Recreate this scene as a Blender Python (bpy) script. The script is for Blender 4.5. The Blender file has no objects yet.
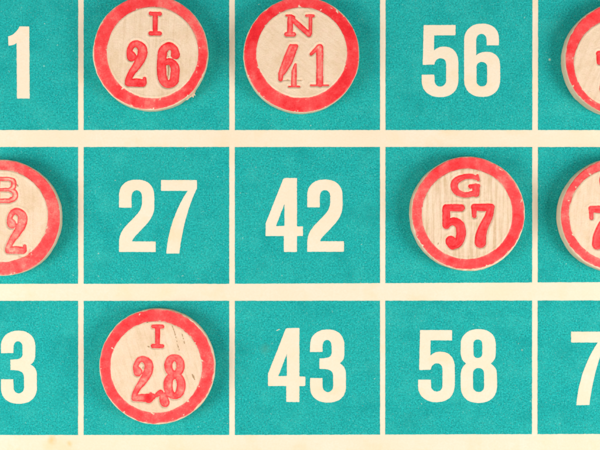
import bpy, math
import numpy as np
from mathutils import Vector

# ------------------------------------------------------------------ units
S = 0.00019            # metres per unit of the layout (a chip is about 22 mm across)
D = 1300.0             # camera height above the card, layout units
H = 19.5               # chip thickness, layout units
K = D / (D - H)
CX, CY = 300.0, 225.0
VX, VY = 232.0, 245.0   # point of the card straight below the lens
scene = bpy.context.scene
COL = scene.collection

# ------------------------------------------------------------------ noise / fields
_rng = np.random.RandomState(7)
_tab = _rng.rand(256, 256)
def vnoise(x, y, period, seed=0):
    """smooth value noise, -1..1"""
    x = np.asarray(x) / period + seed * 17.31; y = np.asarray(y) / period + seed * 9.77
    xi = np.floor(x).astype(int); yi = np.floor(y).astype(int)
    fx = x - xi; fy = y - yi
    fx = fx * fx * (3 - 2 * fx); fy = fy * fy * (3 - 2 * fy)
    a = _tab[xi % 256, yi % 256]; b = _tab[(xi + 1) % 256, yi % 256]
    c = _tab[xi % 256, (yi + 1) % 256]; d = _tab[(xi + 1) % 256, (yi + 1) % 256]
    return 2 * ((a * (1 - fx) + b * fx) * (1 - fy) + (c * (1 - fx) + d * fx) * fy) - 1
def sstep(a, b, x):
    t = np.clip((x - a) / (b - a), 0, 1); return t * t * (3 - 2 * t)

def catmull(pts, n=7):
    P = [pts[0]] + list(pts) + [pts[-1]]; out = []
    for i in range(1, len(P) - 2):
        p0, p1, p2, p3 = [np.array(q, float) for q in P[i - 1:i + 3]]
        for t in np.linspace(0, 1, n, endpoint=False):
            out.append(0.5 * (2 * p1 + (p2 - p0) * t + (2 * p0 - 5 * p1 + 4 * p2 - p3) * t * t + (3 * p1 - p0 - 3 * p2 + p3) * t ** 3))
    out.append(np.array(pts[-1], float)); return out

def stroke_sdf(strokes, x, y):
    """strokes: list of ('c'|'l', [(x,y,r),...]); signed distance to the union of tapered strokes"""
    best = np.full(x.shape, 1e9)
    for kind, pts in strokes:
        q = catmull(pts) if kind == 'c' else [np.array(p, float) for p in pts]
        if len(q) == 1: q = q * 2
        for a, b in zip(q[:-1], q[1:]):
            dx, dy = b[0] - a[0], b[1] - a[1]
            L = dx * dx + dy * dy + 1e-9
            t = np.clip(((x - a[0]) * dx + (y - a[1]) * dy) / L, 0, 1)
            d = np.hypot(x - a[0] - t * dx, y - a[1] - t * dy) - (a[2] + (b[2] - a[2]) * t)
            best = np.minimum(best, d)
    return best

def poly_sdf(loops, x, y):
    d2 = np.full(x.shape, 1e18); inside = np.zeros(x.shape, bool)
    for L in loops:
        n = len(L)
        for i in range(n):
            ax, ay = L[i]; bx, by = L[(i + 1) % n]
            dx, dy = bx - ax, by - ay
            ll = dx * dx + dy * dy
            if ll < 1e-12: continue
            t = np.clip(((x - ax) * dx + (y - ay) * dy) / ll, 0, 1)
            d2 = np.minimum(d2, (x - ax - t * dx) ** 2 + (y - ay - t * dy) ** 2)
            if ay != by:
                c = ((ay > y) != (by > y)) & (x < (bx - ax) * (y - ay) / (by - ay) + ax)
                inside ^= c
    d = np.sqrt(d2); return np.where(inside, -d, d)

# ------------------------------------------------------------------ mesh helpers
def new_mesh(name, verts, faces, mat, parent=None, smooth=False, attr=None):
    me = bpy.data.meshes.new(name)
    me.from_pydata([tuple(v) for v in verts], [], faces)
    me.materials.append(mat)
    if smooth: me.polygons.foreach_set('use_smooth', [True] * len(me.polygons))
    if attr is not None:
        a = me.attributes.new('ink', 'FLOAT', 'POINT'); a.data.foreach_set('value', np.asarray(attr, np.float32))
    me.update()
    o = bpy.data.objects.new(name, me); COL.objects.link(o)
    if parent is not None: o.parent = parent
    return o

def ink_sheet(name, x0, x1, y0, y1, res, field, zfun, mat, parent, dens=None, smooth=False):
    """polygonise {field < 0} on a fine triangular grid; local coordinates, y up"""
    nx = int(math.ceil((x1 - x0) / res)) + 1; ny = int(math.ceil((y1 - y0) / res)) + 1
    X, Y = np.meshgrid(np.linspace(x0, x1, nx), np.linspace(y0, y1, ny))
    F = field(X, Y); F = np.where(np.abs(F) < 1e-6, 1e-6, F)
    P = np.stack([X.ravel(), Y.ravel(), F.ravel()], 1)
    idx = np.arange(nx * ny).reshape(ny, nx)
    a, b, c, d = idx[:-1, :-1].ravel(), idx[:-1, 1:].ravel(), idx[1:, 1:].ravel(), idx[1:, :-1].ravel()
    T = np.concatenate([np.stack([a, b, c], 1), np.stack([a, c, d], 1)])
    ins = P[T, 2] < 0; cnt = ins.sum(1); tris = []
    full = P[T[cnt == 3]][:, :, :2]; tris.append(full)
    def cut(A, B):
        t = (A[:, 2] / (A[:, 2] - B[:, 2]))[:, None]; return A[:, :2] + t * (B[:, :2] - A[:, :2])
    for k in range(3):
        m = (cnt == 1) & ins[:, k]
        A, B, C = P[T[m, k]], P[T[m, (k + 1) % 3]], P[T[m, (k + 2) % 3]]
        tris.append(np.stack([A[:, :2], cut(A, B), cut(A, C)], 1))
        m = (cnt == 2) & ~ins[:, k]
        A, B, C = P[T[m, k]], P[T[m, (k + 1) % 3]], P[T[m, (k + 2) % 3]]
        ab, ac = cut(A, B), cut(A, C)
        tris.append(np.stack([ab, B[:, :2], C[:, :2]], 1)); tris.append(np.stack([ab, C[:, :2], ac], 1))
    tr = np.concatenate(tris).reshape(-1, 2)
    key = np.round(tr * 2000).astype(np.int64)
    _, first, inv = np.unique(key, axis=0, return_index=True, return_inverse=True)
    inv = np.asarray(inv).reshape(-1, 3); V = tr[first]
    ok = (inv[:, 0] != inv[:, 1]) & (inv[:, 1] != inv[:, 2]) & (inv[:, 0] != inv[:, 2])
    inv = inv[ok]
    z = zfun(V[:, 0], V[:, 1])
    vv = np.stack([V[:, 0], V[:, 1], z], 1) * S
    return new_mesh(name, vv, [tuple(int(i) for i in f) for f in inv], mat, parent, smooth,
                    dens(V[:, 0], V[:, 1]) if dens else None)

# ------------------------------------------------------------------ materials
class NT:
    def __init__(s, name):
        s.m = bpy.data.materials.new(name); s.m.use_nodes = True
        s.t = s.m.node_tree; s.b = s.t.nodes['Principled BSDF']
        s.tc = s.t.nodes.new('ShaderNodeTexCoord').outputs['Object']
    def n(s, t, **kw):
        o = s.t.nodes.new(t)
        for k, v in kw.items(): setattr(o, k, v)
        return o
    def l(s, a, b): s.t.links.new(a, b)
    def noise(s, period, vec=None, detail=3, rough=0.55, off=None):
        o = s.n('ShaderNodeTexNoise'); o.inputs['Scale'].default_value = 1 / (period * S)
        o.inputs['Detail'].default_value = detail; o.inputs['Roughness'].default_value = rough
        v = vec or s.tc
        if off:
            mp = s.n('ShaderNodeMapping'); mp.inputs['Location'].default_value = off; s.l(v, mp.inputs['Vector']); v = mp.outputs[0]
        s.l(v, o.inputs['Vector']); return o.outputs['Fac']
    def rng(s, v, a, b, c, d):
        o = s.n('ShaderNodeMapRange'); s.l(v, o.inputs['Value'])
        for i, k in zip((a, b, c, d), ('From Min', 'From Max', 'To Min', 'To Max')): o.inputs[k].default_value = i
        return o.outputs[0]
    def mix(s, f, a, b, mode='MIX'):
        o = s.n('ShaderNodeMix', data_type='RGBA', blend_type=mode)
        for v, i in ((f, 0), (a, 6), (b, 7)):
            if isinstance(v, (int, float)): o.inputs[i].default_value = v
            elif isinstance(v, tuple): o.inputs[i].default_value = (*v, 1)
            else: s.l(v, o.inputs[i])
        return o.outputs[2]
    def math(s, op, a, b=0.0):
        o = s.n('ShaderNodeMath', operation=op)
        for i, v in enumerate((a, b)):
            if isinstance(v, (int, float)): o.inputs[i].default_value = v
            else: s.l(v, o.inputs[i])
        return o.outputs[0]
    def bump(s, h, dist, strength=1.0):
        o = s.n('ShaderNodeBump'); o.inputs['Distance'].default_value = dist * S; o.inputs['Strength'].default_value = strength
        s.l(h, o.inputs['Height']); s.l(o.outputs[0], s.b.inputs['Normal'])
    def col(s, c): s.l(c, s.b.inputs['Base Color'])
    def rough(s, r, spec=0.3):
        s.b.inputs['Roughness'].default_value = r; s.b.inputs['Specular IOR Level'].default_value = spec
    def spot(s, x, y, r, soft, tc=None):
        """soft stain mask centred on a point of the card"""
        o = s.n('ShaderNodeVectorMath', operation='DISTANCE'); s.l(tc or s.tc, o.inputs[0])
        o.inputs[1].default_value = ((x - CX) * S, (CY - y) * S, 0)
        return s.rng(o.outputs['Value'], (r - soft) * S, (r + soft) * S, 1, 0)

def paper_nodes(m):
    big = m.rng(m.noise(60, detail=4), .35, .65, 0, 1)
    c = m.mix(big, (.835, .70, .52), (.85, .735, .58))
    f = m.rng(m.noise(2.2, detail=4), .35, .65, 0, 1)
    c = m.mix(m.math('MULTIPLY', f, .30), c, (.80, .63, .42))
    pk = m.rng(m.noise(7, detail=3, off=(.3, .1, 0)), .45, .7, 0, .5)
    c = m.mix(pk, c, (.865, .69, .50))
    st = m.rng(m.noise(38, detail=6, rough=.62, off=(.33, .77, 0)), .53, .72, 0, .55)
    c = m.mix(st, c, (.83, .62, .36))
    sp = m.rng(m.noise(1.6, detail=2, off=(.5, .4, 0)), .69, .79, 0, .35)
    c = m.mix(sp, c, (.60, .42, .22))
    return c

def mat_paper():
    m = NT('aged_cream_card'); c = paper_nodes(m)
    # warped coordinates so that stains get an uneven outline
    w = m.n('ShaderNodeTexNoise'); w.inputs['Scale'].default_value = 1 / (9 * S); m.l(m.tc, w.inputs['Vector'])
    vm = m.n('ShaderNodeVectorMath', operation='MULTIPLY_ADD'); m.l(w.outputs['Color'], vm.inputs[0])
    vm.inputs[1].default_value = (7 * S,) * 3; sub = m.n('ShaderNodeVectorMath', operation='ADD')
    m.l(m.tc, sub.inputs[0]); sub.inputs[1].default_value = (-3.5 * S, -3.5 * S, -3.5 * S); m.l(sub.outputs[0], vm.inputs[2])
    tc = vm.outputs[0]
    for (x, y, r, so, col, f) in [(52, 440, 3.6, 2.6, (.80, .50, .20), .75), (70, 443.5, 2.6, 2.0, (.80, .52, .22), .7),
                                  (48, 446, 5, 3.5, (.84, .62, .34), .45), (300, 446, 4, 3, (.84, .62, .36), .25),
                                  (395, 137, 6, 4, (.84, .66, .42), .35), (122, 291, 9, 5, (.84, .66, .40), .3),
                                  (165, 290, 7, 5, (.84, .66, .40), .25), (545, 440, 8, 5, (.85, .66, .40), .25),
                                  (30, 137, 8, 5, (.84, .68, .46), .25), (500, 290, 10, 6, (.84, .68, .44), .25)]:
        c = m.mix(m.math('MULTIPLY', m.spot(x, y, r, so, tc), f), c, col)
    m.col(c); m.rough(.85, .2); m.bump(m.noise(1.8, detail=5), .25); return m.m

def mat_number():
    m = NT('bare_card_in_numbers'); m.col(paper_nodes(m)); m.rough(.85, .2); m.bump(m.noise(1.8, detail=5), .25); return m.m

def mat_teal():
    m = NT('teal_letterpress_ink')
    g1 = m.rng(m.noise(1.45, detail=2, rough=.7), .33, .67, 0, 1)
    g2 = m.rng(m.noise(3.6, detail=3, off=(.02, .07, 0)), .32, .68, 0, 1)
    g3 = m.rng(m.noise(45, detail=4, off=(.5, .2, 0)), .3, .7, 0, 1)
    c = m.mix(g1, (.003, .19, .185), (.020, .53, .49))
    c = m.mix(m.math('MULTIPLY', g2, .40), c, (.006, .36, .36))
    c = m.mix(m.math('MULTIPLY', g3, .25), c, (.03, .45, .375))
    # unevenly taken ink: duller, rubbed areas and deeper areas, different in every square
    rub = m.rng(m.noise(26, detail=6, rough=.65, off=(.9, .4, 0)), .50, .68, 0, 1)
    c = m.mix(m.math('MULTIPLY', rub, m.rng(m.noise(2.0, detail=3, rough=.8, off=(.15, .6, 0)), .45, .62, .12, .55)), c, (.055, .50, .44))
    deep = m.rng(m.noise(34, detail=5, rough=.6, off=(.7, .95, 0)), .52, .70, 0, .45)
    c = m.mix(deep, c, (.002, .25, .24))
    fib = m.n('ShaderNodeMapping'); fib.inputs['Scale'].default_value = (1, .18, 1); fib.inputs['Rotation'].default_value = (0, 0, .5); m.l(m.tc, fib.inputs['Vector'])
    c = m.mix(m.rng(m.noise(1.0, fib.outputs[0], detail=2), .69, .76, 0, .35), c, (.20, .60, .52))
    # little light flecks where the ink did not take
    fl = m.rng(m.noise(1.15, detail=1, off=(.11, .31, 0)), .66, .76, 0, .40)
    c = m.mix(fl, c, (.35, .62, .50))
    fl2 = m.rng(m.noise(3.2, detail=2, off=(.41, .21, 0)), .715, .77, 0, .55)
    c = m.mix(fl2, c, (.45, .66, .52))
    dk = m.rng(m.noise(1.3, detail=1, off=(.61, .11, 0)), .63, .74, 0, .5)
    c = m.mix(dk, c, (.006, .22, .17))
    for (x, y, r, so, col, f) in [(549.6, 59.6, .9, .7, (.62, .70, .5), .9), (265, 349, 4, 3, (.10, .25, .15), .28),
                                  (44, 66, .5, .6, (.5, .66, .5), .7), (522, 350, .6, .7, (.5, .66, .5), .6)]:
        c = m.mix(m.math('MULTIPLY', m.spot(x, y, r, so), f), c, col)
    m.col(c); m.rough(.85, .1); m.bump(m.noise(1.6, detail=4, rough=.7), .22); return m.m

def attr_obj(m, name):
    a = m.n('ShaderNodeAttribute', attribute_type='OBJECT', attribute_name=name); return a.outputs['Fac']

def wood_color(m):
    vr = m.n('ShaderNodeVectorRotate', rotation_type='Z_AXIS'); m.l(m.tc, vr.inputs['Vector']); m.l(attr_obj(m, 'grain_angle'), vr.inputs['Angle'])
    ad = m.n('ShaderNodeVectorMath', operation='ADD'); m.l(vr.outputs[0], ad.inputs[0])
    cb = m.n('ShaderNodeCombineXYZ'); m.l(m.math('MULTIPLY', attr_obj(m, 'grain_seed'), .05), cb.inputs[0]); m.l(cb.outputs[0], ad.inputs[1])
    mp = m.n('ShaderNodeMapping'); mp.inputs['Scale'].default_value = (1, .045, 1); m.l(ad.outputs[0], mp.inputs['Vector'])
    g = m.noise(3.2, mp.outputs[0], detail=3, rough=.6)
    mp2 = m.n('ShaderNodeMapping'); mp2.inputs['Scale'].default_value = (1, .12, 1); m.l(ad.outputs[0], mp2.inputs['Vector'])
    g2 = m.noise(1.1, mp2.outputs[0], detail=2, rough=.6)
    gs = m.math('MULTIPLY', attr_obj(m, 'grain_strength'), .72)
    mott = m.rng(m.noise(13, ad.outputs[0], detail=5, rough=.65), .34, .66, 0, 1)
    fine = m.rng(m.noise(1.5, ad.outputs[0], detail=3, rough=.7), .3, .7, 0, 1)
    c = m.mix(mott, (.80, .59, .40), (.87, .675, .50))
    c = m.mix(m.math('MULTIPLY', fine, .38), c, (.64, .455, .255))
    c = m.mix(m.math('MULTIPLY', m.rng(g, .50, .66, 0, 1), gs), c, (.58, .38, .20))
    c = m.mix(m.math('MULTIPLY', m.rng(g2, .52, .72, 0, .7), gs), c, (.60, .41, .21))
    c = m.mix(m.math('MULTIPLY', m.rng(g, .50, .32, 0, .6), gs), c, (.88, .72, .56))
    c = m.mix(m.rng(m.noise(24, ad.outputs[0], detail=5, off=(.2, .1, 0)), .52, .72, 0, .4), c, (.64, .43, .22))
    c = m.mix(m.rng(m.noise(5, ad.outputs[0], detail=4, rough=.7, off=(.6, .3, 0)), .48, .70, 0, .5), c, (.86, .60, .46))
    # pores and specks of dirt
    sp = m.rng(m.noise(1.3, ad.outputs[0], detail=1, off=(.3, .9, 0)), .73, .81, 0, .4)
    c = m.mix(sp, c, (.42, .27, .12))
    return c, fine, g2

def mat_wood():
    m = NT('pale_birch_wood'); c, fine, g2 = wood_color(m)
    m.col(c); m.rough(.6, .3); m.bump(m.math('ADD', m.math('MULTIPLY', g2, .8), fine), .16); return m.m

def mat_ink():
    m = NT('red_stamping_ink')
    a = m.n('ShaderNodeAttribute', attribute_name='ink').outputs['Fac']
    gr = m.rng(m.noise(1.5, detail=3, rough=.7), .3, .7, -.12, .12)
    b2 = m.rng(m.noise(7, detail=3, off=(.2, .5, 0)), .3, .7, -.10, .10)
    d = m.math('ADD', m.math('ADD', a, gr), b2)
    r = m.n('ShaderNodeValToRGB'); m.l(d, r.inputs[0]); e = r.color_ramp.elements
    e[0].position = 0; e[0].color = (.84, .46, .32, 1)
    e[1].position = 1; e[1].color = (.70, .004, .012, 1)
    for p, c in ((.22, (.84, .20, .16, 1)), (.5, (.86, .068, .068, 1)), (.8, (.82, .016, .022, 1))):
        k = e.new(p); k.color = c
    m.col(r.outputs[0]); m.rough(.5, .35); m.bump(m.noise(1.4, detail=3, rough=.7), .16); return m.m

def mat_plain(name, c, r=.7):
    m = NT(name); f = m.rng(m.noise(3, detail=3), .3, .7, 0, .3); m.col(m.mix(f, c, tuple(v * .8 for v in c))); m.rough(r); return m.m

PAPER, NUMB, TEAL, WOOD, INK = mat_paper(), mat_number(), mat_teal(), mat_wood(), mat_ink()
GRIME = mat_plain('dark_grime', (.42, .26, .13))
def mat_table():
    m = NT('pale_table_board'); mp = m.n('ShaderNodeMapping'); mp.inputs['Scale'].default_value = (.05, 1, 1); m.l(m.tc, mp.inputs['Vector'])
    g = m.rng(m.noise(30, mp.outputs[0], detail=5), .3, .7, 0, 1); m.col(m.mix(g, (.62, .50, .36), (.72, .61, .46))); m.rough(.6); return m.m

# ------------------------------------------------------------------ printed numerals
def path(s):
    """tiny M/L/C path reader -> list of points"""
    tok = s.replace(',', ' ').split(); out = []; i = 0; cur = None
    while i < len(tok):
        c = tok[i]; i += 1
        if c in 'ML':
            while i < len(tok) and tok[i] not in 'MLC':
                cur = (float(tok[i]), float(tok[i + 1])); i += 2; out.append(cur)
        elif c == 'C':
            while i < len(tok) and tok[i] not in 'MLC':
                v = [float(t) for t in tok[i:i + 6]]; i += 6
                p = [cur, (v[0], v[1]), (v[2], v[3]), (v[4], v[5])]
                for t in np.linspace(0, 1, 11)[1:]:
                    u = 1 - t
                    out.append(tuple(u**3 * p[0][k] + 3*u*u*t * p[1][k] + 3*u*t*t * p[2][k] + t**3 * p[3][k] for k in (0, 1)))
                cur = p[3]
    return out
def slot(x0, x1, y0, y1):
    r = (x1 - x0) / 2
    pts = [((x0 + x1) / 2 + r * math.cos(a), y0 + r * .9 - r * .9 * math.sin(a)) for a in np.linspace(0, math.pi, 12)]
    pts += [((x0 + x1) / 2 - r * math.cos(a), y1 - r * .9 + r * .9 * math.sin(a)) for a in np.linspace(0, math.pi, 12)]
    return pts
six_o = path('M 35 21.8 L 22.6 21.8 L 22.6 16.5 C 22.6 8.3 12.2 8.3 12.2 16.5 L 12.2 31.8 C 15 29 19 28.2 23 28.2 C 31 28.2 36.2 33.5 36.2 43 L 36.2 56 C 36.2 67 29.5 73.4 18.2 73.4 C 7 73.4 0 67 0 56 L 0 17 C 0 6.5 7 0 18 0 C 29 0 35 6 35 16')
DIG = {
 '1': (22, [path('M 11.6 0 L 21.4 0 L 21.8 72.2 L 9 72.2 L 8.6 16.5 C 7 18.6 4 19 0.6 19.2 L 0 10 C 5 9 9 5 11.6 0')]),
 '2': (36.8, [path('M 0 28 L 0 16 C 0 5.5 7 0 17.8 0 C 29 0 35.4 6 35.4 17 L 35.4 26 C 35.4 35 31.5 40.5 25 47.5 C 19 54 14.5 57.5 12.8 61.8 L 36.8 61.8 L 36.8 72.4 L 0 72.4 L 0 63 C 0 54 4.5 48.5 11 42 C 18.5 34.5 23 30.5 23 22 L 23 17 C 23 8.6 12.6 8.6 12.6 17 L 12.6 28')]),
 '3': (36, [path('M 0 22.6 L 0 16 C 0 6 7 0 17.5 0 C 28 0 34.4 6 34.4 16 L 34.4 23.5 C 34.4 29 33 32 29.4 33.8 C 34 36 36 39.5 36 46 L 36 57 C 36 67.5 29 73.2 18 73.2 C 7 73.2 0 67.5 0 57.5 L 0 48.6 L 12.4 48.6 L 12.6 56 C 12.6 65 23.2 65 23.2 56 L 23 46 C 22.6 40.8 19 39.6 9.4 39.4 L 9.4 29 C 19 28.8 21.6 27.5 21.6 22.5 L 21.6 17 C 21.6 8.3 12.6 8.3 12.6 17 L 12.6 22.4')]),
 '4': (37.4, [path('M 17.6 1 L 19 0 L 31.4 0 L 31.4 48.4 L 37.4 48.4 L 37.4 58 L 31.4 58 L 31.4 74 L 18.2 74 L 18.2 58 L 0 58 L 0 45.5'), path('M 18.8 26 L 18.8 48 L 10.4 48')]),
 '5': (36.8, [path('M 2 0 L 34 0 L 34 10.4 L 12.6 10.4 L 12.4 25.8 C 15 22.5 19 21.6 22.5 21.6 C 31 21.6 36.8 27 36.8 38 L 36.8 54 C 36.8 66 30 72.2 18.4 72.2 C 7 72.2 0 65.5 0 56 L 0 49.6 L 12.8 49.6 L 13 55.5 C 13 63.5 24.4 63.5 24.4 55.5 L 24.4 39 C 24.4 31.3 13.4 31.3 12.8 39.6 L 1 40')]),
 '6': (36.2, [six_o, slot(12.6, 23, 38.4, 62.8)]),
 '7': (36, [path('M 0 0 L 36 0 L 36 8.5 C 29 22 21.5 46 18.4 73.4 L 5.2 73.6 C 7 50 15 28 26.6 10.9 L 0 10.9')]),
 '8': (36.4, [path('M 17.8 0 C 29 0 35.2 6 35.2 16 L 35.2 23 C 35.2 29 33.8 32.2 29.8 34.4 C 34.4 37 36.4 40.5 36.4 47 L 36.4 57 C 36.4 68 29 74 18 74 C 7 74 0 68 0 57 L 0 47 C 0 40.5 2 37 5.6 34.4 C 1.6 32 0 29 0 23 L 0 16 C 0 6 7 0 17.8 0'), slot(12.8, 21.6, 10.4, 29), slot(12.4, 23.4, 39, 63)]),
 '9': (36.2, [[(36.2 - a, 73.4 - b) for a, b in six_o], [(36.2 - a, 73.4 - b) for a, b in slot(12.6, 23, 38.4, 62.8)]]),
 '0': (36.4, [path('M 18 0 C 29 0 36.2 6 36.2 17 L 36.2 57 C 36.2 68 29 74 18 74 C 7 74 0 68 0 57 L 0 17 C 0 6 7 0 18 0'), slot(12.4, 23.6, 10.4, 63.4)]),
}

# ------------------------------------------------------------------ the card
def tag(o, label=None, cat=None, group=None, kind=None):
    if label: o['label'] = label
    if cat: o['category'] = cat
    if group: o['group'] = group
    if kind: o['kind'] = kind
    return o

def W(x, y, z=0): return ((x - CX) * S, (CY - y) * S, z * S)

card = bpy.data.objects.new('bingo_card', None); COL.objects.link(card); card.empty_display_size = .02
tag(card, 'flat cream card with teal squares and cream numbers, under all the chips', 'bingo card')

def build_board():
    x0, x1, y0, y1 = -96, 712, -190, 632; r = 6; T = 8; bv = .8
    def ring(inset, z):
        out = []
        for (cx, cy, a0) in ((x1 - r, y1 - r, -90), (x1 - r, y0 + r, 0), (x0 + r, y0 + r, 90), (x0 + r, y1 - r, 180)):
            for k in range(7):
                a = math.radians(a0 + 15 * k); out.append(W(cx + (r - inset) * math.cos(a), cy - (r - inset) * math.sin(a), z))
        return out
    rings = [ring(bv, 0), ring(bv * .3, -bv * .3), ring(0, -bv), ring(0, -T + bv), ring(bv, -T)]
    n = len(rings[0]); V = sum(rings, []); F = [tuple(range(n))]
    for k in range(4):
        for i in range(n):
            j = (i + 1) % n; F.append((k * n + i, (k + 1) * n + i, (k + 1) * n + j, k * n + j))
    F.append(tuple(reversed(range(4 * n, 5 * n))))
    new_mesh('board', V, F, PAPER, card)
build_board()

# column edges and row edges (the printed lines lean very slightly)
cols = [(-67, 78.1, 0), (83.7, 229.2, 0), (234.9, 380.0, 0), (385.6, 532.3, -.3), (538.1, 684, -.5)]
def row_edges(i, x):
    t = max(0.0, (x - 230) / 350)
    if i == 0: return (-160.5, -23.7)
    if i == 1: return (-6.8, 130.1)
    if i == 2: return (147.0, 283.8 - 1.5 * t)
    if i == 3: return (300.8 - .3 * t, 435.0 - 1.0 * t)
    return (452.6, 588)
numbers = {(1, 0): '11', (3, 0): '13', (2, 1): '27', (2, 2): '42', (3, 2): '43', (1, 3): '56', (3, 3): '58', (3, 4): '73',
           (0, 0): '10', (0, 1): '25', (0, 2): '40', (0, 3): '55', (0, 4): '70', (4, 0): '14', (4, 1): '29', (4, 2): '44', (4, 3): '59', (4, 4): '74'}
place = {'11': [(-23.4, 26.4), (8, 26.4)], '13': [(-26, 330.8), (1, 330.6)], '27': [(119, 179.6), (161, 180)], '42': [(265.6, 178), (307.2, 179.4)],
         '43': [(268, 328), (310, 329.4)], '56': [(421.6, 25), (464, 23.6)], '58': [(418, 330), (460.6, 329)], '73': [(571, 331.6), (613, 331.4)]}
def edge_poly(x0, x1, ci, ri, seed):
    pts = []; cr = 1.0
    lean = cols[ci][2]
    def add(x, y): pts.append((x, y))
    n = 130; e = []
    for i in range(n): t = i / n; e.append((x0 + (x1 - x0) * t, 'b', t))
    P = []
    for t in np.arange(0, 1, 1 / 130): x = x0 + (x1 - x0) * t; P.append((x, row_edges(ri, x)[1], 0, 1))
    for t in np.arange(0, 1, 1 / 120): ya, yb = row_edges(ri, x1); P.append((x1, yb + (ya - yb) * t, 1, 0))
    for t in np.arange(0, 1, 1 / 130): x = x1 + (x0 - x1) * t; P.append((x, row_edges(ri, x)[0], 0, 1))
    for t in np.arange(0, 1, 1 / 120): ya, yb = row_edges(ri, x0); P.append((x0, ya + (yb - ya) * t, 1, 0))
    for (x, y, jx, jy) in P:
        j = float(.16 * vnoise(x * 1.0, y * 1.0, 1.9, seed) + .07 * vnoise(x, y, 12, seed + 3))
        pts.append((x + jx * j + lean * (y - 60) / 300, y + jy * j))
    return pts
for ri in range(5):
    for ci in range(5):
        x0, x1, _ = cols[ci]
        pts = edge_poly(x0, x1, ci, ri, ri * 5 + ci)
        sq = new_mesh('printed_square', [W(x, y, .15) for x, y in pts], [tuple(range(len(pts)))], TEAL, card)
        num = numbers.get((ri, ci))
        if not num: continue
        if num in place: pos = place[num]
        else:
            w = [DIG[c][0] for c in num]; tot = w[0] + w[1] + 5; cx = (x0 + x1) / 2 + .8; top = {0: -127.4, 4: 484}[ri]
            pos = [(cx - tot / 2, top), (cx - tot / 2 + w[0] + 5, top)]
        Ls = []
        for c, (ox, oy) in zip(num, pos):
            Ls += [[(ox + a, oy + b) for a, b in L] for L in DIG[c][1]]
        ax = [p[0] for L in Ls for p in L]; ay = [p[1] for L in Ls for p in L]
        bx0, bx1, by0, by1 = min(ax) - 2, max(ax) + 2, min(ay) - 2, max(ay) + 2
        def fld(x, y, Ls=Ls, sd=ri * 5 + ci):
            px, py = x + CX, CY - y
            d = poly_sdf(Ls, px, py)
            # round the corners a little and roughen the printed edge
            return d + .05 + .15 * vnoise(px, py, 1.5, sd) + .05 * vnoise(px, py, 6, sd + 2)
        o = ink_sheet('number', bx0 - CX, bx1 - CX, CY - by1, CY - by0, .55, fld, lambda x, y: np.full(x.shape, .30), NUMB, sq)
        o['label'] = 'cream printed number ' + num
# two fine scratches beside the 43
def scratch(name, pts, w, z, mat, parent, label=None):
    st = [('l', [(a - CX, CY - b, r) for a, b, r in pts])]
    xs = [p[0] - CX for p in pts]; ys = [CY - p[1] for p in pts]
    o = ink_sheet(name, min(xs) - 2, max(xs) + 2, min(ys) - 2, max(ys) + 2, .35,
                  lambda x, y: stroke_sdf(st, x, y) + .3 * vnoise(x, y, 1.2, 5), lambda x, y: np.full(x.shape, z), mat, parent)
    if label: o['label'] = label
scratch('scratch', [(275.5, 331.0, .1), (279, 329.4, .38), (281.5, 328.8, .1)], 1, .3, NUMB, card, 'pale scuff beside the number 43')

# ------------------------------------------------------------------ the chips
def off(strokes, dx, dy): return [(k, [(x + dx, y + dy, r) for x, y, r in p]) for k, p in strokes]
TWO = [('c', [(6.6, 15.6, 4.4), (4.6, 10.5, 2.6), (7.2, 4.6, 2.6), (12, 3.0, 3.0), (17.2, 7.5, 4.2), (17, 15, 4.4), (12.6, 23.5, 3.8), (7, 31.5, 3.0), (3.4, 38.5, 2.6), (3, 42, 2.6)]),
       ('l', [(3.4, 42, 3.1), (11, 41.6, 3.7), (17.6, 42.2, 3.4)]), ('l', [(19.3, 42, 2.0), (19.6, 37.6, 1.3)])]
SEVEN = [('l', [(2.7, 3.2, 2.9), (10, 3.6, 3.4), (19.4, 3.4, 3.2)]), ('l', [(2.5, 3.6, 2.4), (2.6, 12, 1.9)]),
         ('c', [(19.2, 4.5, 3.2), (17, 13, 3.7), (12.5, 22, 4.3), (9.4, 31, 4.9), (8.8, 38.4, 5.3)])]
FIVE = [('l', [(3.4, 3.2, 3.1), (18.6, 3.0, 3.2)]), ('l', [(3.7, 3.6, 3.5), (3.8, 20.4, 3.5)]),
        ('c', [(4.2, 19.6, 3.0), (10.5, 16.6, 3.4), (17.2, 20.5, 4.3), (18.5, 29, 4.4), (16, 37.5, 3.9), (10.5, 41.4, 3.0), (8.3, 40, 3)]), ('l', [(8.4, 36.6, 5.1)])]
SIX = [('c', [(17.6, 12.2, 4.1), (16.4, 6.6, 3.2), (11, 3.3, 3.1), (5.2, 8.5, 4.1), (4.0, 19, 4.2), (4.1, 32, 4.2), (6.6, 39.5, 3.9), (11, 41.9, 3.4), (16, 38.8, 4.0), (17.3, 31, 4.2), (17, 24.5, 4.1), (12.6, 19.2, 3.0), (6, 20.5, 2.2)])]
def loop(cx, cy, rx, ry, rt, rs):
    return ('c', [(cx + rx * math.sin(a), cy - ry * math.cos(a), rt + (rs - rt) * abs(math.sin(a))) for a in np.linspace(0, 2 * math.pi, 15)])
EIGHT = [loop(11, 11.2, 6.2, 8.2, 3.0, 3.9), loop(11.2, 31.0, 6.7, 10.4, 3.2, 4.3)]
ONE = [('l', [(10.6, 4.2, 3.5), (10.6, 40.2, 3.3)]), ('l', [(9.4, 3.4, 2.2), (2.0, 10.6, 1.4)]), ('l', [(2, 41.9, .85), (19, 41.9, .85)])]
LET_I = [('l', [(0, 0, 2.0), (9, .2, 2.0)]), ('l', [(4.4, 1, 2.5), (4.3, 18.5, 2.3)]), ('l', [(-.2, 19.6, 2.2), (9, 19.8, 2.0)])]

CHIPS = []
class Chip: pass
def blank(d0=0.62): return d0

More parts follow.
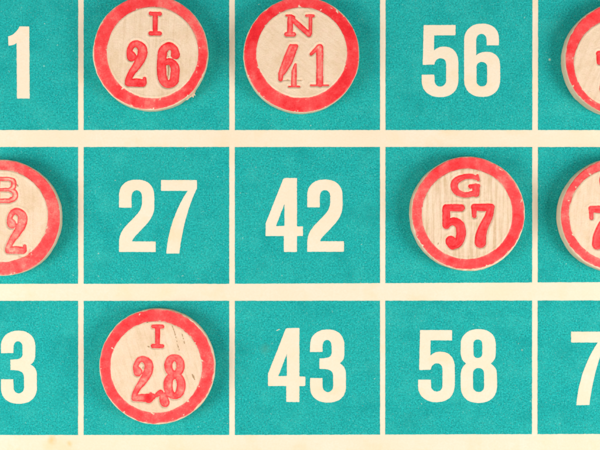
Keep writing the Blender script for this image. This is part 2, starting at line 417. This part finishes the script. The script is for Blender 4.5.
def make_chip(label, sil, ro, ri_, letter, number, lw=1.0, dens=(.68, .62, .60), seed=0, grain=(0, .3), hollow=(0, 0), impress_only=None,
              splinter=None, cracks=(), warp=.006, blots=None, tilt=(0, 0), uneven=.1, dil=(.1, .3)):
    l_, r_, t_, b_ = sil
    l_ = VX + (l_ - VX) / K if l_ < VX else l_
    r_ = VX + (r_ - VX) / K if r_ > VX else r_
    t_ = VY + (t_ - VY) / K if t_ < VY else t_
    b_ = VY + (b_ - VY) / K if b_ > VY else b_
    bx, by, R = (l_ + r_) / 2, (t_ + b_) / 2, (r_ - l_ + b_ - t_) / 4
    root = bpy.data.objects.new('bingo_chip', None); COL.objects.link(root); root.empty_display_size = .01
    root.location = W(bx, by, .34)
    tag(root, label, 'bingo chip', 'wooden bingo chips lying on the card')
    rootx, rooty = bx, by
    def photo(lx, ly): return VX + (bx + lx - VX) * K, VY + ((by - ly) - VY) * K
    def local(px, py): return (VX + (px - VX) / K - bx), -(VY + (py - VY) / K - by)
    def Lf(lx, ly): p = photo(lx, ly); return stroke_sdf(letter, *p) - dil[0]
    def Nf(lx, ly): p = photo(lx, ly); return stroke_sdf(number, *p) - dil[1]
    def Rf(lx, ly):
        px, py = photo(lx, ly)
        do = np.hypot(px - ro[0], py - ro[1]) - ro[2]; di = ri_[2] - np.hypot(px - ri_[0], py - ri_[1])
        th = np.arctan2(py - ro[1], px - ro[0])
        do = do + .55 * vnoise(th * 57, 0 * th, 7, seed + 11) + .35 * vnoise(px, py, 2.4, seed + 4)
        di = di + .30 * vnoise(px, py, 6, seed + 5) + .22 * vnoise(px, py, 1.8, seed + 6)
        chip_off = (vnoise(px * .83 + py * .55 + .8 * vnoise(px, py, 1.7, 9), py * .83 - px * .55, 2.3, seed + 14) - .80) * 5 - 1.6 * sstep(1.0, 5.0, -np.maximum(do, di))
        return np.maximum(np.maximum(do, di), chip_off)
    def Rclean(lx, ly):
        px, py = photo(lx, ly)
        return ri_[2] - np.hypot(px - ri_[0], py - ri_[1])
    imp = impress_only or []
    def edge_r(th): return R * (1 + warp * vnoise(np.cos(th) * 3 + 5, np.sin(th) * 3 + 5, 1.0, seed + 20)
                                 + .0028 * vnoise(np.cos(th) * 14 + 20, np.sin(th) * 14 + 20, 1.0, seed + 21))
    def height(lx, ly):
        r = np.hypot(lx, ly); th = np.arctan2(ly, lx); d = edge_r(th) - r
        b = 1.5 + .5 * vnoise(np.cos(th) * 6 + 9, np.sin(th) * 6 + 9, 1.0, seed + 31)
        u = np.clip(1 - d / b, 0, 1)
        h = H - .34 - b * (1 - np.sqrt(np.clip(1 - u * u, 0, 1)))
        g = np.minimum(Lf(lx, ly), Nf(lx, ly))
        if imp: g = np.minimum(g, stroke_sdf(imp, *photo(lx, ly)))
        g = g + .12 * vnoise(lx, ly, 5, seed + 7)
        h = h - 1.35 * (1 - sstep(-.15, .95, g)) + .27 * np.exp(-((g - 1.9) / .9) ** 2) + .25 * np.exp(-((g + 1.9) / .9) ** 2)
        rc = Rclean(lx, ly)
        h = h - .8 * (1 - sstep(-.5, .9, rc)) + .2 * np.exp(-((rc - 1.6) / .9) ** 2)
        h = h + .22 * vnoise(lx, ly, 16, seed + 8) + .07 * vnoise(lx, ly, 4, seed + 9)
        h = h + tilt[0] * lx + tilt[1] * ly
        return h
    # wooden body: concentric grid top, rounded lower edge, flat underside
    N = 200
    a, b = np.meshgrid(np.linspace(-1, 1, N + 1), np.linspace(-1, 1, N + 1))
    big = np.abs(a) >= np.abs(b)
    with np.errstate(divide='ignore', invalid='ignore'):
        th = np.where(big, (math.pi / 4) * np.where(a == 0, 0, b / np.where(a == 0, 1, a)), math.pi / 2 - (math.pi / 4) * np.where(b == 0, 0, a / np.where(b == 0, 1, b)))
    rr = np.where(big, a, b)
    X = rr * np.cos(th); Y = rr * np.sin(th); q = np.hypot(X, Y); tt = np.arctan2(Y, X)
    e = edge_r(tt); X = X * e; Y = Y * e
    Z = height(X * .9999, Y * .9999)
    idx = np.arange((N + 1) ** 2).reshape(N + 1, N + 1)
    V = np.stack([X.ravel(), Y.ravel(), Z.ravel()], 1)
    F = np.stack([idx[:-1, :-1].ravel(), idx[:-1, 1:].ravel(), idx[1:, 1:].ravel(), idx[1:, :-1].ravel()], 1).tolist()
    loop = list(idx[0, :]) + list(idx[1:, -1]) + list(idx[-1, :-1][::-1]) + list(idx[1:-1, 0][::-1])
    prev = loop; n = len(loop); base = len(V); lx, ly = V[loop, 0], V[loop, 1]; zt = V[loop, 2]
    lth = np.arctan2(ly, lx)
    extra = []
    for kk, (f, ins) in enumerate([(.88, -.25), (.7, -.1), (.5, 0), (.3, 0), (.1, -.1), (.03, .5), (0, 1.4)]):
        w = 1 - ins / R + .004 * vnoise(lth * 60, np.full(n, kk * 9.0), 6, seed + 40) * (ins < 1)
        extra.append(np.stack([lx * w, ly * w, zt * f], 1))
    V = np.concatenate([V] + extra)
    for k in range(len(extra)):
        cur = [base + k * n + i for i in range(n)]
        for i in range(n):
            j = (i + 1) % n; F.append([int(prev[i]), int(cur[i]), int(cur[j]), int(prev[j])])
        prev = cur
    F.append([int(i) for i in prev[::-1]])
    disc = new_mesh('wooden_disc', V * S, F, WOOD, root, True)
    disc['grain_angle'] = float(grain[0]); disc['grain_strength'] = float(grain[1]); disc['grain_seed'] = float(seed)
    # ink
    zi = lambda x, y: height(x, y) + .09
    ring = ink_sheet('printed_ring', -R - 1, R + 1, -R - 1, R + 1, .6, lambda x, y: np.maximum(Rf(x, y), np.hypot(x, y) - edge_r(np.arctan2(y, x)) + .35),
                     zi, INK, root,
                     lambda x, y: dens[0] + .12 * vnoise(x, y, 22, seed + 50) + .10 * vnoise(x, y, 5, seed + 51) + uneven * vnoise(x, y, 55, seed + 52)
                     - .16 * (1 - sstep(0, 2.2, np.abs(Rf(x, y)))) * (1 + .6 * vnoise(x, y, 3, seed + 53)) - .14 * sstep(.2, .8, vnoise(x, y, 11, seed + 54)) , True)
    def part(name, strokes, fld, de, hol, sd):
        xs = [p[0] for _, q in strokes for p in q]; ys = [p[1] for _, q in strokes for p in q]
        (xa, ya), (xb, yb) = local(min(xs) - 7, max(ys) + 7), local(max(xs) + 7, min(ys) - 7)
        def f(x, y): return fld(x, y) + .16 * vnoise(x, y, 1.5, sd) + .14 * vnoise(x, y, 5, sd + 1) + .05
        def dn(x, y):
            g = fld(x, y)
            v = de + .14 * vnoise(x, y, 5, sd + 2) + .11 * vnoise(x, y, 1.9, sd + 3) + .14 * sstep(-1.4, -.2, g)
            v = v - hol * sstep(-.9, -2.4, g) * (.7 + .5 * vnoise(x, y, 8, sd + 4))
            if blots:
                for (ex, ey, er, ea) in blots:
                    px, py = photo(x, y); v = v + ea * (1 - sstep(er * .3, er * 1.2, np.hypot(px - ex, py - ey)))
            return np.clip(v, .06, 1)
        return ink_sheet(name, xa, xb, ya, yb, .42, f, zi, INK, root, dn, True)
    part('printed_letter', letter, Lf, dens[1], hollow[0], seed + 60)
    part('printed_number', number, Nf, dens[2], hollow[1], seed + 70)
    for (pts) in cracks:
        lp = [(*local(x, y), r) for x, y, r in pts]
        xs = [p[0] for p in lp]; ys = [p[1] for p in lp]
        ink_sheet('wood_crack', min(xs) - 2, max(xs) + 2, min(ys) - 2, max(ys) + 2, .3,
                  lambda x, y, lp=lp: stroke_sdf([('l', lp)], x, y) + .38 * vnoise(x, y, 1.3, seed + 3),
                  lambda x, y: height(x, y) + .07, GRIME, root)
    if splinter:
        # torn wood fibre sticking out of the rim: closed jagged wedge
        pts = [local(x, y) for x, y in splinter]; z1, z0 = 8.5, 6.0
        n = len(pts); cxm = sum(p[0] for p in pts) / n; cym = sum(p[1] for p in pts) / n
        V = [(x, y, z1 + .5 * math.sin(i * 2.3)) for i, (x, y) in enumerate(pts)] + [(x * .985, y * .985, z0) for x, y in pts] + [(cxm, cym, z1 + 1.2), (cxm, cym, z0)]
        F = [(i, (i + 1) % n, 2 * n) for i in range(n)] + [((i + 1) % n + n, i + n, 2 * n + 1) for i in range(n)] + [(i, i + n, (i + 1) % n + n, (i + 1) % n) for i in range(n)]
        s = new_mesh('splinter', [tuple(c * S for c in v) for v in V], F, WOOD, root)
        s['grain_angle'] = .8; s['grain_strength'] = .2; s['grain_seed'] = 3.0
    return root

# I 26
make_chip('wooden chip reading I 26 with a torn splinter on its lower right rim', (92, 209, -4.6, 111.3), (150.6, 52.0, 57.0), (152.6, 52.5, 45.7),
          off(LET_I, 150.8, 13.4), off(TWO, 124.9, 40.6) + off(SIX, 157.7, 42.2), seed=1, grain=(.05, .42), dil=(.2, .6), dens=(.60, .62, .66), hollow=(.1, .22),
          impress_only=[('l', [(166.5, 51, .3), (168.4, 56, .4)])], cracks=[[(168.6, 65, .5), (168.4, 72, .7), (167.8, 80, .4)], [(167.4, 54.5, .2), (168.2, 51.5, .35)]],
          splinter=[(184, 95), (191, 88), (195.0, 88.8), (195.4, 90.6), (194.2, 92.2), (195.4, 94.2), (193.6, 94.4), (193.2, 96.6), (191.6, 95.4), (189.5, 96.6), (187, 99.0), (184.4, 98.4)])
# N 41
LN = [('l', [(286.5, 15.2, .9), (291, 16, 1.9), (293, 17.2, 2.0)]), ('l', [(290.3, 17, 2.4), (290, 33, 2.6)]), ('l', [(286.8, 34, 2.2), (293.6, 34, 2.2)]),
      ('l', [(291, 17.5, 2.0), (300, 26, 2.5), (309, 34, 2.3)]), ('l', [(310.4, 33, 1.5), (310.6, 17, 1.5)]), ('l', [(306.6, 15.4, 1.1), (313.2, 15.6, 1.3)])]
L4 = [('l', [(291.2, 46.2, 2.3), (286.6, 58, 3.0), (281.0, 74, 2.7), (280.6, 79, 2.1)]), ('l', [(291.6, 46.0, 2.0), (296.2, 45.8, 2.0), (290, 62, 2.2), (283.4, 73, 1.8)]), ('l', [(294, 47, 2.6), (286.5, 64, 2.8)]), ('l', [(295.6, 64.0, .9), (294.2, 71, 2.5), (293.9, 84.3, 2.6)]), ('l', [(289, 86.3, .7), (299.6, 86.4, .6)])]
make_chip('wooden chip with vivid red ring reading N 41, thin worn numerals, right of I 26', (243, 360, -2.8, 113.7), (301.7, 55.0, 57.6), (301.7, 52.6, 45.3),
          LN, L4 + off(ONE, 309.2, 43.2), seed=2, dil=(.4, .25), grain=(-.9, .28), dens=(.76, .58, .52), hollow=(.28, .34), uneven=.16,
          impress_only=[('l', [(281, 79.6, .35), (301, 79.6, .5)])],
          cracks=[[(285.5, 79.6, .2), (289.5, 79.4, .5)], [(296.5, 79.6, .35), (300, 79.9, .3)], [(288, 86.9, .3), (292, 86.7, .3)], [(296.5, 86.9, .4), (300, 86.3, .25)]])
# O 71
LO = [('c', [(12, 0, 2.2), (4, 3, 3.1), (1.6, 10.5, 3.3), (4, 18.5, 3.1), (12, 21.5, 2.2), (20, 18.5, 3.1), (22.4, 10.5, 3.3), (20, 3, 3.1), (12, 0, 2.2)])]
make_chip('tan wooden chip with a thin red ring, reading O 71, at the right edge', (561, 678.5, 1.5, 118), (622.0, 59.2, 56.3), (618.7, 63.2, 44.6),
          off(LO, 608, 24), off(SEVEN, 596.6, 50.5) + off(ONE, 622, 51), seed=3, grain=(.4, .3), dens=(.62, .6, .62))
# B 12
LB = [('l', [(-7, 178.6, 1.6), (9, 178.8, 1.6)]), ('l', [(-7, 200.8, 2.0), (9, 200.6, 2.0)]), ('l', [(-3, 179, 2.5), (-3, 200.5, 2.5)]), ('l', [(0, 189.6, 1.3), (9, 189.6, 1.4)]),
      ('c', [(9, 178.8, 1.6), (13.2, 181, 2.2), (13.2, 187, 2.2), (9, 189.6, 1.4)]), ('c', [(9, 189.6, 1.4), (14.4, 192, 2.3), (14.6, 197.6, 2.4), (9, 200.6, 2.0)])]
make_chip('pale wooden chip with pink-red ring, reading B 12, at the left edge', (-55, 62.3, 159.4, 276.2), (3.7, 217.8, 57.3), (2.0, 216.1, 46.0),
          LB, off(ONE, -21, 208.6) + off(TWO, 5.0, 208.2), seed=4, dil=(.45, .4), grain=(0, .3), uneven=.16, dens=(.5, .42, .44), hollow=(.5, .2),
          cracks=[[(17.2, 184.8, .55), (17.9, 186.4, .55)]], impress_only=[('l', [(20, 256.5, .4), (29, 255, .6), (30.4, 249.5, .3)])])
# G 57
LG = [('c', [(477.4, 178.2, 1.9), (471.5, 176.2, 2.3), (463.5, 176.9, 2.6), (456, 181, 3.3), (454.4, 186.5, 3.5), (457.5, 192, 3.2), (465.5, 194.8, 2.6), (474, 193.2, 2.6)]),
      ('l', [(477.8, 175.2, 1.1), (478.4, 179.4, 1.5)]), ('l', [(476.2, 187, 3.6), (476.2, 193.6, 3.2)]), ('l', [(470.6, 186.3, 2.0), (478.4, 185.8, 2.0)])]
make_chip('wooden chip with straight vertical grain reading G 57, below the printed 56', (409, 525.3, 156.5, 271), (468.2, 213.1, 56.0), (467.2, 213.9, 45.3),
          LG, off(FIVE, 442.7, 204.6) + off(SEVEN, 471.8, 203.8), seed=5, grain=(0, 1.0), dil=(.25, .5), uneven=.2, dens=(.56, .60, .70),
          cracks=[[(447.2, 217.6, .5), (449.6, 217.0, .5)], [(437.5, 246, .2), (438.4, 243, .4)]])
# O 72
make_chip('wooden chip with blotchy red ring, reading O 72, at the right edge', (557, 674.5, 157.5, 273.5), (615.9, 214.5, 55.4), (615.4, 214.4, 46.4),
          off(LO, 601.5, 170), off(SEVEN, 589.0, 205.6) + off(TWO, 617, 205), seed=6, grain=(.1, .34), dens=(.52, .52, .56), uneven=.2)
# I 28
BL = [('l', [(145, 397.5, 3.2), (148.6, 398.2, 4.7), (152.4, 396.6, 3.0)]), ('l', [(156.6, 395.2, 1.8), (160.6, 392.8, 2.8)]), ('c', [(163, 396, 3.4), (164, 400, 4.4), (164.8, 402.6, 4.5)])]
make_chip('wooden chip reading I 28 with a red ink blot between its numerals', (99, 216, 308.2, 424.2), (156.9, 366.4, 57.1), (156.1, 367.0, 45.8),
          off(LET_I, 153.2, 326.4), off(TWO, 131.2, 356.2) + off(EIGHT, 163.4, 354.6) + BL, seed=7, grain=(-.28, .34), dens=(.62, .58, .52), hollow=(.14, .2),
          blots=[(148.6, 398.2, 5.0, .5), (164.6, 403, 3, .12)],
          cracks=[[(172, 325.5, .25), (174.4, 332, .3), (177, 342, .2)], [(177, 343, .25), (179.2, 350, .35)], [(182, 334, .2), (184.6, 343.5, .25)],
                  [(192.2, 374.4, .3), (193.6, 377.2, .75), (194.6, 379.6, .3)], [(146.8, 322, .5), (147.8, 322.4, .4)], [(142.6, 371, .2), (143.2, 366.4, .45)], [(148, 346.2, .45), (149, 346.8, .4)]])

# ------------------------------------------------------------------ table under the card
tv = [W(-4000, 4000, -8.2), W(4600, 4000, -8.2), W(4600, -3600, -8.2), W(-4000, -3600, -8.2)]
tb = [(x, y, z - 0.02) for x, y, z in tv]
tbl = new_mesh('table_top', tv + tb, [(0, 1, 2, 3), (7, 6, 5, 4), (0, 4, 5, 1), (1, 5, 6, 2), (2, 6, 7, 3), (3, 7, 4, 0)], mat_table())
tbl['kind'] = 'structure'

# ------------------------------------------------------------------ light
def area(name, loc, target, size, power, color):
    l = bpy.data.lights.new(name, 'AREA'); l.shape = 'RECTANGLE'; l.size, l.size_y = size; l.energy = power; l.color = color
    o = bpy.data.objects.new(name, l); COL.objects.link(o); o.location = loc
    o.rotation_euler = (Vector(target) - Vector(loc)).to_track_quat('-Z', 'Y').to_euler(); return o
# two softboxes either side of the card, as on a copy stand, both a little towards the bottom edge
area('softbox', (-.215, -.06, .175), (-.01, 0, 0), (.13, .16), .685, (1, .985, .96))
area('softbox', (.215, -.06, .175), (.01, 0, 0), (.13, .16), .685, (1, .985, .96))
area('softbox_overhead', (0, -.10, .60), (0, 0, 0), (.40, .40), .35, (1, .99, .98))
w = bpy.data.worlds.new('World'); scene.world = w; w.use_nodes = True
bg = w.node_tree.nodes['Background']; bg.inputs[0].default_value = (1, .99, .975, 1); bg.inputs[1].default_value = .17

# ------------------------------------------------------------------ camera
cam = bpy.data.cameras.new('camera'); co = bpy.data.objects.new('camera', cam); COL.objects.link(co)
co.location = W(VX, VY, D); cam.shift_x = (CX - VX) / 600; cam.shift_y = (VY - CY) / 600; cam.sensor_width = 36; cam.lens = 36 * D / 600; cam.dof.use_dof = True; cam.dof.focus_distance = (D - H * .6) * S; cam.dof.aperture_fstop = 9.0; cam.clip_start = .01; cam.clip_end = 10
scene.camera = co
scene.view_settings.view_transform = 'Standard'; scene.view_settings.look = 'None'
scene.view_settings.exposure = 0; scene.view_settings.gamma = 1
